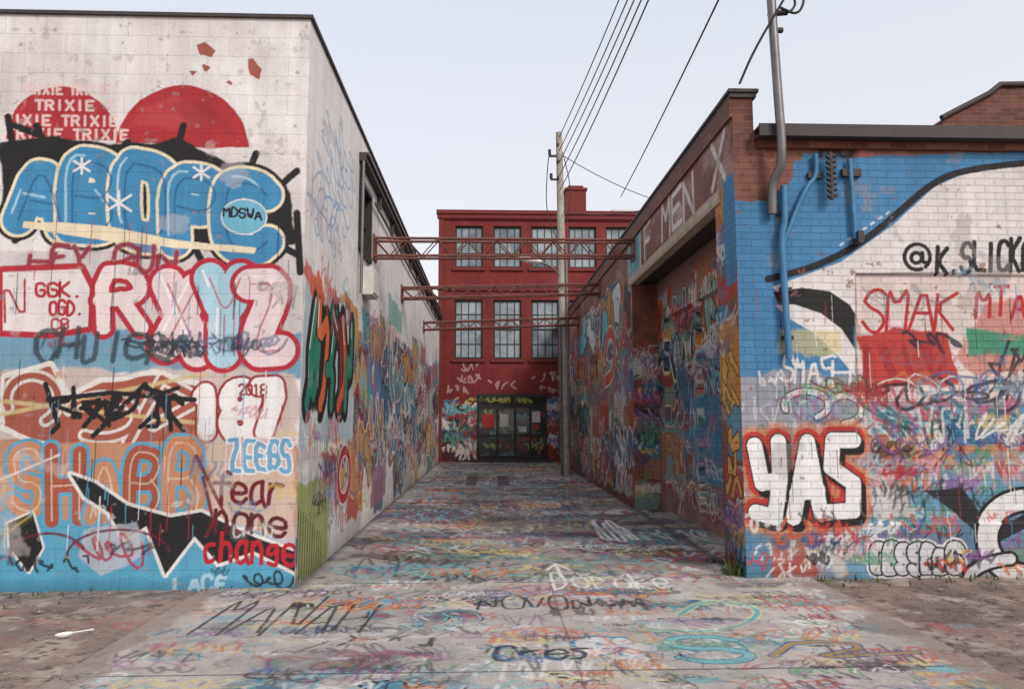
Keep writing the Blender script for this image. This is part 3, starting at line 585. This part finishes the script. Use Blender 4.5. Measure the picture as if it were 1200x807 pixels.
scribble(c,rg,a,b_,.1,2.0,16,hs=(.2,.4),rr=(.012,.02),pal=[(206,204,202)]+[(180,60,56),(90,150,170),(200,126,70),(30,30,32),(150,170,90)])
grid_obj('door_glass',Sd,Td,c.c,m_dglass,MF(YF+.05),rb)
m_post=plain('paper_notice',(196,190,186),.7); m_pr=plain('red_notice',(170,50,46),.7)
boxes('door_notices',[(.45,.75,YF+.03,YF+.035,1.3,1.75),(1.62,1.92,YF+.03,YF+.035,1.45,1.85),(1.1,1.42,YF+.03,YF+.035,1.1,1.3)],m_post,rb)
boxes('door_notices_red',[(-.22,.24,YF+.025,YF+.03,1.25,1.75),(1.68,1.86,YF+.02,YF+.026,1.2,1.36)],m_pr,rb)
Sd=np.arange(a,b_,.02); Td=np.arange(2.14,2.42,.02); c=Canvas(Sd,Td,(36,34,36)); scribble(c,rg,a,b_,2.14,2.4,8,hs=(.15,.25),pal=[(110,140,60),(190,180,90)],rr=(.015,.02)); grid_obj('fascia',Sd,Td,c.c,m_redb,MF(YF-.03),rb)
boxes('door_step',[(a-.2,b_+.2,YF-.35,YF-.03,.0,.12)],m_coping,rb)
# =================================================================== GROUND
meshobj('ground',[(-300,-120,-.002),(300,-120,-.002),(300,500,-.002),(-300,500,-.002)],[(0,1,2,3)],m_dirt)
rg=np.random.default_rng(55)
def shoulder(name,x0,x1,seed,base):
    S=np.linspace(x0,x1,int((x1-x0)/.02)); T=np.arange(2.4,7.42,.016); c=Canvas(S,T,base)
    c.wear((112,98,90),.5,.45,.12,.8,seed); c.wear((176,162,152),.25,.55,.1,.7,seed+3); c.wear((78,68,62),.06,.62,.06,.8,seed+6)
    r=np.random.default_rng(seed); scribble(c,r,x0,x1,5.0,7,26,hs=(.1,.3),pal=[(184,76,84),(184,76,84),(120,150,160),(90,80,84),(196,186,182)],al=.6,rr=(.01,.02))
    c.wear((134,118,110),.15,.54,.06,.8,seed+9)
    h=fbm(S,T,.35,seed+1,6)*.035-.004; e=np.minimum(np.abs(S-x0),np.abs(S-x1)); h*=np.clip(e/.2,0.2,1)[None,:]
    return grid_obj(name,S,T,c.c,m_pave,Matrix.Translation((0,0,.0)),disp=h,smooth=True)
shoulder('dirt_shoulder',-7,-2.66,7,(146,130,120)); shoulder('dirt_shoulder.001',3.23,8.5,18,(150,126,118))
S=np.arange(-2.65,3.22,.0105); T=np.concatenate([np.arange(2.2,4.3,.05),inv(4.3,27.2,540)]); CON=(180,171,165)
c=Canvas(S,T,CON); c.wear((154,146,141),.8,.5,.15,.7,4); c.wear((196,188,181),.4,.58,.1,.6,14)
GP=[(54,50,56),(54,50,56),(84,78,84),(214,209,205),(214,209,205),(176,78,76),(200,118,74),(88,154,170),(64,104,144),(206,188,118),(110,148,116),(150,104,142),(100,170,182)]
GD=[(90,86,92),(76,74,80),(104,97,100),(88,104,112),(100,86,92),(114,92,86),(78,95,104),(118,114,112)]
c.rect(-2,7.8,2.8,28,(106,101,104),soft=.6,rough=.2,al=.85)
patches(c,rg,-1.9,2.7,8.2,27,170,ws=(.5,1.8),hs=(.4,1.8),cols=GD,al=.75)
patches(c,rg,-1.9,2.7,8,20,44,ws=(.2,.8),hs=(.2,.9),cols=[(72,130,140),(150,72,78),(160,116,74),(70,90,124),(176,171,166)],al=.65)
throwups(c,rg,-2.6,3.2,4.2,7.4,16,hs=(.25,.5)); c.wear((176,167,161),.5,.46,.1,.7,24)
scribble(c,rg,-2.6,3.2,3.6,7.8,210,hs=(.1,.4),pal=GP,al=.9,rr=(.006,.014)); scribble(c,rg,-2.6,3.2,3.6,7.8,240,hs=(.06,.16),pal=GP,al=.9,rr=(.004,.008))
scribble(c,rg,-1.8,2.6,7.2,27,520,hs=(.25,.9),pal=GP,al=.8,rr=(.01,.028))
throwups(c,rg,-1.8,2.6,8,24,20,hs=(.5,1.1)); scribble(c,rg,-1.8,2.6,7.2,20,260,hs=(.2,.7),pal=GP,al=.8,rr=(.009,.02))
wl_=[("NOVON",-.08,.87,6.25,6.66,(44,42,50),.013),("Dopoke",.62,1.75,7.0,7.62,(224,222,218),.016),("MANAH",-2.18,-.95,5.65,6.6,(50,46,50),.014),("MOOM",-1.38,-.59,6.3,6.7,(196,104,62),.015),
 ("Cres",.05,.69,4.98,5.30,(40,44,68),.018),("ZEBRA",1.5,1.98,9.7,11.2,(226,224,222),.024),("TUJA",2.28,2.85,4.85,5.2,(96,90,94),.012),("LOVE",2.4,2.85,6.4,6.62,(186,70,78),.009),("IS FOR",2.42,2.88,6.12,6.32,(186,70,78),.009),("ALL",2.55,2.8,5.88,6.06,(186,70,78),.009),("^",.62,.86,7.5,8.15,(228,226,222),.02)]
for s_,x0,x1,y0,y1,col,r in wl_:
    c.draw(flat(text(s_,x0,y0,x1,y1,jit=.1 if len(s_)>1 else 0,slant=.15 if len(s_)>1 else 0,rnd=1 if s_!='^' else 0)),[(r,col,.008,.92)])
c.bubble(text("S",1.28,4.9,1.75,5.45,rnd=2),.035,[(120,174,178)],.014,(68,120,132)); c.bubble([[chaikin(np.array([(.55,5.5),(.9,6.0),(1.3,5.7),(1.0,5.2),(.6,5.0),(.2,5.1)],float)+np.array([1.0,.55]),2)]],.022,[(102,166,178)],.014,(205,200,124))
c.bubble([[chaikin(np.array([(1.9,5.0),(2.2,5.35),(2.7,5.2),(2.1,4.95),(2.9,5.05)],float),1)]],.025,[(156,130,84)],.014,(60,82,134))
scribble(c,rg,-2.6,3.2,4.2,7.4,50,hs=(.08,.25),pal=GP,al=.9,rr=(.005,.01))
for xx in (-.55,.25): c.rect(xx,17.5,xx+.28,20.6,(62,58,62),soft=.03,al=.8)
c.wear((168,160,154),.35,.64,.05,.45,44); c.wear((86,82,84),.7,.62,.08,.4,45); c.wear((120,112,108),.05,.7,.05,.6,47)
# soft brown line along wall feet; dirt in joints
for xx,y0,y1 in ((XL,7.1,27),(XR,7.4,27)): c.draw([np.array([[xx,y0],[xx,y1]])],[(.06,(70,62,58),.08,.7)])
for yy in (4.75,7.25,10.2,13.3,16.5,20,23.5): c.draw([np.array([[-2.7,yy],[3.3,yy+.02]])],[(.008,(60,54,52),.008,.9)])
c.draw([np.array([[.55,2.2],[.6,7.25]])],[(.006,(84,76,74),.008,.7)])
# sand blown over the slab edges
e0=np.minimum(S+2.65,3.22-S)[None,:]; n_=fbm(S,T,.3,71,5); A=np.clip((n_*.5-e0)/.08,0,1)*.75*(T[:,None]<7.2)
c.c=c.c*(1-A[...,None])+A[...,None]*lin((140,124,114))
e=np.minimum(S+2.65,3.22-S); edge=np.clip(e/.02,0,1)[None,:]
grid_obj('alley_pavement',S,T,c.c,m_pave,Matrix.Identity(4),disp=np.repeat(.03*edge,len(T),0))
# stones and weeds
rs=np.random.default_rng(9); vs=[];fs=[]
for i in range(2200):
    if rs.random()<.5: x=rs.uniform(-6.5,-2.5)
    else: x=rs.uniform(3.05,7.5)
    y=rs.uniform(3.2,7.05); r=rs.uniform(.003,.012) if rs.random()<.96 else rs.uniform(.013,.024); n=len(vs)
    for dx,dy,dz in ((1,0,0),(-1,0,0),(0,1,0),(0,-1,0),(0,0,1),(0,0,-1)):
        q=r*rs.uniform(.6,1.2); vs.append((x+dx*q,y+dy*q,.028+dz*q*.7))
    for f in ((0,2,4),(2,1,4),(1,3,4),(3,0,4),(2,0,5),(1,2,5),(3,1,5),(0,3,5)): fs.append(tuple(n+k_ for k_ in f))
meshobj('gravel',vs,fs,plain('stone',(150,136,128),.9,0,3,.5,1.4))
def weeds(name,spots,seed):
    rs=np.random.default_rng(seed); vs=[];fs=[]
    for (x,y,sp,n,h) in spots:
        for i in range(n):
            px,py=x+rs.normal(0,sp),y+rs.normal(0,sp*.6); a=rs.uniform(0,6.28); hh=h*rs.uniform(.4,1.2); lean=rs.uniform(.2,.9)*hh; w=rs.uniform(.004,.01)
            k=len(vs); ca,sa=math.cos(a),math.sin(a)
            vs+=[(px-sa*w,py+ca*w,.0),(px+sa*w,py-ca*w,.0),(px+ca*lean*.4+sa*w,py+sa*lean*.4-ca*w,hh*.6),(px+ca*lean*.4-sa*w,py+sa*lean*.4+ca*w,hh*.6),(px+ca*lean,py+sa*lean,hh)]
            fs+=[(k,k+1,k+2,k+3),(k+3,k+2,k+4)]
    meshobj(name,vs,fs,m_grass)
weeds('weeds',[(2.5,7.55,.06,110,.16),(2.48,8.2,.05,30,.09),(3.4,7.3,.25,60,.07),(4.8,7.3,.3,60,.07),(-2.4,7.02,.15,30,.06),(-3.9,7.03,.4,50,.06)],4)
# plastic spoon
sp=empty('plastic_spoon')
vs=[];fs=[]
n=16
for j,(r,z) in enumerate(((1,.018),(.8,.008),(.45,.001),(0.02,0))):
    for i in range(n): a=6.283*i/n; vs.append((.045*r*math.cos(a),.03*r*math.sin(a),z))
for j in range(3):
    for i in range(n): fs.append((j*n+i,j*n+(i+1)%n,(j+1)*n+(i+1)%n,(j+1)*n+i))
o=meshobj('bowl',vs,fs,m_plastic,sp); o.modifiers.new('s','SOLIDIFY').thickness=.003
boxes('handle',[(-.13,-.042,-.006,.006,.014,.019),(-.145,-.13,-.009,.009,.014,.019)],m_plastic,sp,bev=.002)
sp.location=(-3.05,5.58,.035); sp.rotation_euler=(0,0,math.radians(215)); sp.scale=(1.3,1.3,1.3)
# =================================================================== UTILITY POLE, TRUSSES, WIRES
up=empty('utility_pole'); PX,PY=2.2,20.8
tube('shaft',[[(PX,PY,0),(PX-.03,PY,3),(PX-.08,PY,6),(PX-.14,PY,9.95)]],.13,m_wood,up,radii=[1.1,1,.9,.72])
tube('lamp_arm',[smoothpath([(PX-.1,PY,5.6),(PX-.35,PY-.15,5.9),(PX-.75,PY-.3,6.02)],2)],.03,m_galv,up)
m_lamp=plain('lamp_white',(238,236,232),.4,0,5,.95,1.02,.02)
vs=[];fs=[]
for j,(x,r) in enumerate(((0,.04),(.08,.09),(.25,.13),(.45,.13),(.62,.08),(.68,.01))):
    for i in range(12):
        a=6.283*i/12; vs.append((PX-.68-x,PY-.3+r*math.cos(a)*1.1,6.03+r*math.sin(a)*(.55 if math.sin(a)>0 else .8)+x*.16))
for j in range(5):
    for i in range(12): fs.append((j*12+i,j*12+(i+1)%12,(j+1)*12+(i+1)%12,(j+1)*12+i))
meshobj('lamp_head',vs,fs,m_lamp,up)
tube('pole_conduit',[[(PX-.13,PY-.14,0),(PX-.16,PY-.14,4.2)],[(PX+.1,PY-.13,0),(PX+.03,PY-.13,6.6)]],.035,m_galv,up)
boxes('crossarm_brackets',[(PX-.45,PX-.12,PY-.05,PY+.0,9.2,9.26),(PX-.4,PX-.12,PY-.05,PY,8.5,8.55)],m_dark,up)
tube('insulators',[[(PX-.42,PY-.03,9.26),(PX-.42,PY-.03,9.42)],[(PX-.2,PY-.16,9.5),(PX-.2,PY-.26,9.5)],[(PX-.2,PY-.16,9.0),(PX-.2,PY-.26,9.0)],[(PX-.2,PY-.16,8.5),(PX-.2,PY-.26,8.5)],[(PX-.38,PY-.03,8.55),(PX-.38,PY-.03,8.7)]],.045,m_dark,up)
tube('pole_cable',[smoothpath([(PX-.42,PY-.05,9.4),(PX-.5,PY-.1,8.8),(PX-.55,PY-.1,7.6),(PX-.3,PY-.15,6.9),(PX-.12,PY-.15,6.4)],3),smoothpath([(PX-.05,PY-.15,9.3),(PX+.2,PY-.2,8.2),(PX+.05,PY-.15,7.2)],3)],.014,m_wire,up)
def truss(name,y0,y1,zl,zr,d,n):
    e=empty(name)
    A=np.array([XL+.01,y0,zl]);B=np.array([XR-.01,y1,zr]); dz=np.array([0,0,d]); off=np.array([0,.22,0])
    ch=[];web=[]
    for o in (0*off,off):
        ch+= [[tuple(A+o),tuple(B+o)],[tuple(A-dz+o),tuple(B-dz+o)]]
        for i in range(n):
            a=A+(B-A)*i/n; b=A+(B-A)*(i+.5)/n; c_=A+(B-A)*(i+1)/n
            web+=[[tuple(a+o),tuple(b-dz+o)],[tuple(b-dz+o),tuple(c_+o)]]
    for i in range(0,n+1,2):
        a=A+(B-A)*i/n; web.append([tuple(a),tuple(a+off)])
    tube('chords',ch,.022,m_rust,e); tube('web',web,.010,m_rust,e)
    boxes('wall_plates',[(XL+.003,XL+.02,y0-.06,y0+.3,zl-d-.06,zl+.06),(XR-.02,XR-.003,y1-.06,y1+.3,zr-d-.06,zr+.06)],m_rust,e)
truss('steel_truss',11.3,12.6,4.40,4.72,.28,9); truss('steel_truss',15.0,16.6,4.28,4.68,.22,9); truss('steel_truss',20.2,20.5,4.24,4.44,.2,9)
def wire(a,b,sag,n=28):
    a=np.array(a,float);b=np.array(b,float); return [tuple(a+(b-a)*t-np.array([0,0,sag*4*t*(1-t)])) for t in np.linspace(0,1,n)]
W=[]
for z,x2,z2,s in ((9.75,3.5,10.6,.9),(9.35,3.45,10.2,.9),(9.0,3.3,9.8,.9),(8.6,3.1,9.4,.9),(8.15,2.85,9.0,.9)): W.append(wire((PX-.15,PY-.15,z),(x2,-12,z2),s))
W.append(wire((3.9,21,8.1),(2.35,3.5,6.2),.1)); W.append(wire((PX-.1,PY,9.3),(7,26,9.3),.2)); W.append(wire((PX,PY,7.6),(2.7,12,5.1),.1))
tube('overhead_wires',W,.012,m_wire)
# =================================================================== LIGHT, SKY, CAMERA
w=bpy.data.worlds.new("World"); scene.world=w; w.use_nodes=True; t=w.node_tree; t.nodes.clear()
sd=Vector((.45,-.70,.62)).normalized(); el=math.asin(sd.z); az=math.atan2(sd.x,sd.y)
sky=N(t,'ShaderNodeTexSky',sky_type='NISHITA'); sky.sun_disc=False; sky.sun_elevation=el; sky.sun_rotation=az; sky.dust_density=3; sky.air_density=1.0; sky.ozone_density=1
b1=N(t,'ShaderNodeBackground'); b1.inputs[1].default_value=.05; t.links.new(sky.outputs[0],b1.inputs[0])
geo=N(t,'ShaderNodeTexCoord'); sx=N(t,'ShaderNodeSeparateXYZ'); t.links.new(geo.outputs['Generated'],sx.inputs[0])
hz=N(t,'ShaderNodeValToRGB'); t.links.new(sx.outputs[2],hz.inputs[0]); e=hz.color_ramp.elements; e[0].position=0; e[0].color=(.84,.75,.72,1); e[1].position=.55; e[1].color=(.66,.69,.73,1)
b2=N(t,'ShaderNodeBackground'); b2.inputs[1].default_value=1.0; t.links.new(hz.outputs[0],b2.inputs[0])
ad=N(t,'ShaderNodeAddShader'); t.links.new(b1.outputs[0],ad.inputs[0]); t.links.new(b2.outputs[0],ad.inputs[1]); ou=N(t,'ShaderNodeOutputWorld'); t.links.new(ad.outputs[0],ou.inputs[0])
sl=bpy.data.lights.new('sun','SUN'); sl.energy=2.1; sl.angle=math.radians(16); sl.color=(1,.95,.89); so=bpy.data.objects.new('sun',sl); scene.collection.objects.link(so); so.rotation_euler=sd.to_track_quat('Z','Y').to_euler()
cam=bpy.data.cameras.new('camera'); cam.lens=25.8; cam.sensor_width=36; cam.clip_end=2000; cam.clip_start=.05
co=bpy.data.objects.new('camera',cam); scene.collection.objects.link(co); co.location=(0,0,1.6); co.rotation_euler=(math.radians(95.74),0,math.radians(-1.87)); scene.camera=co
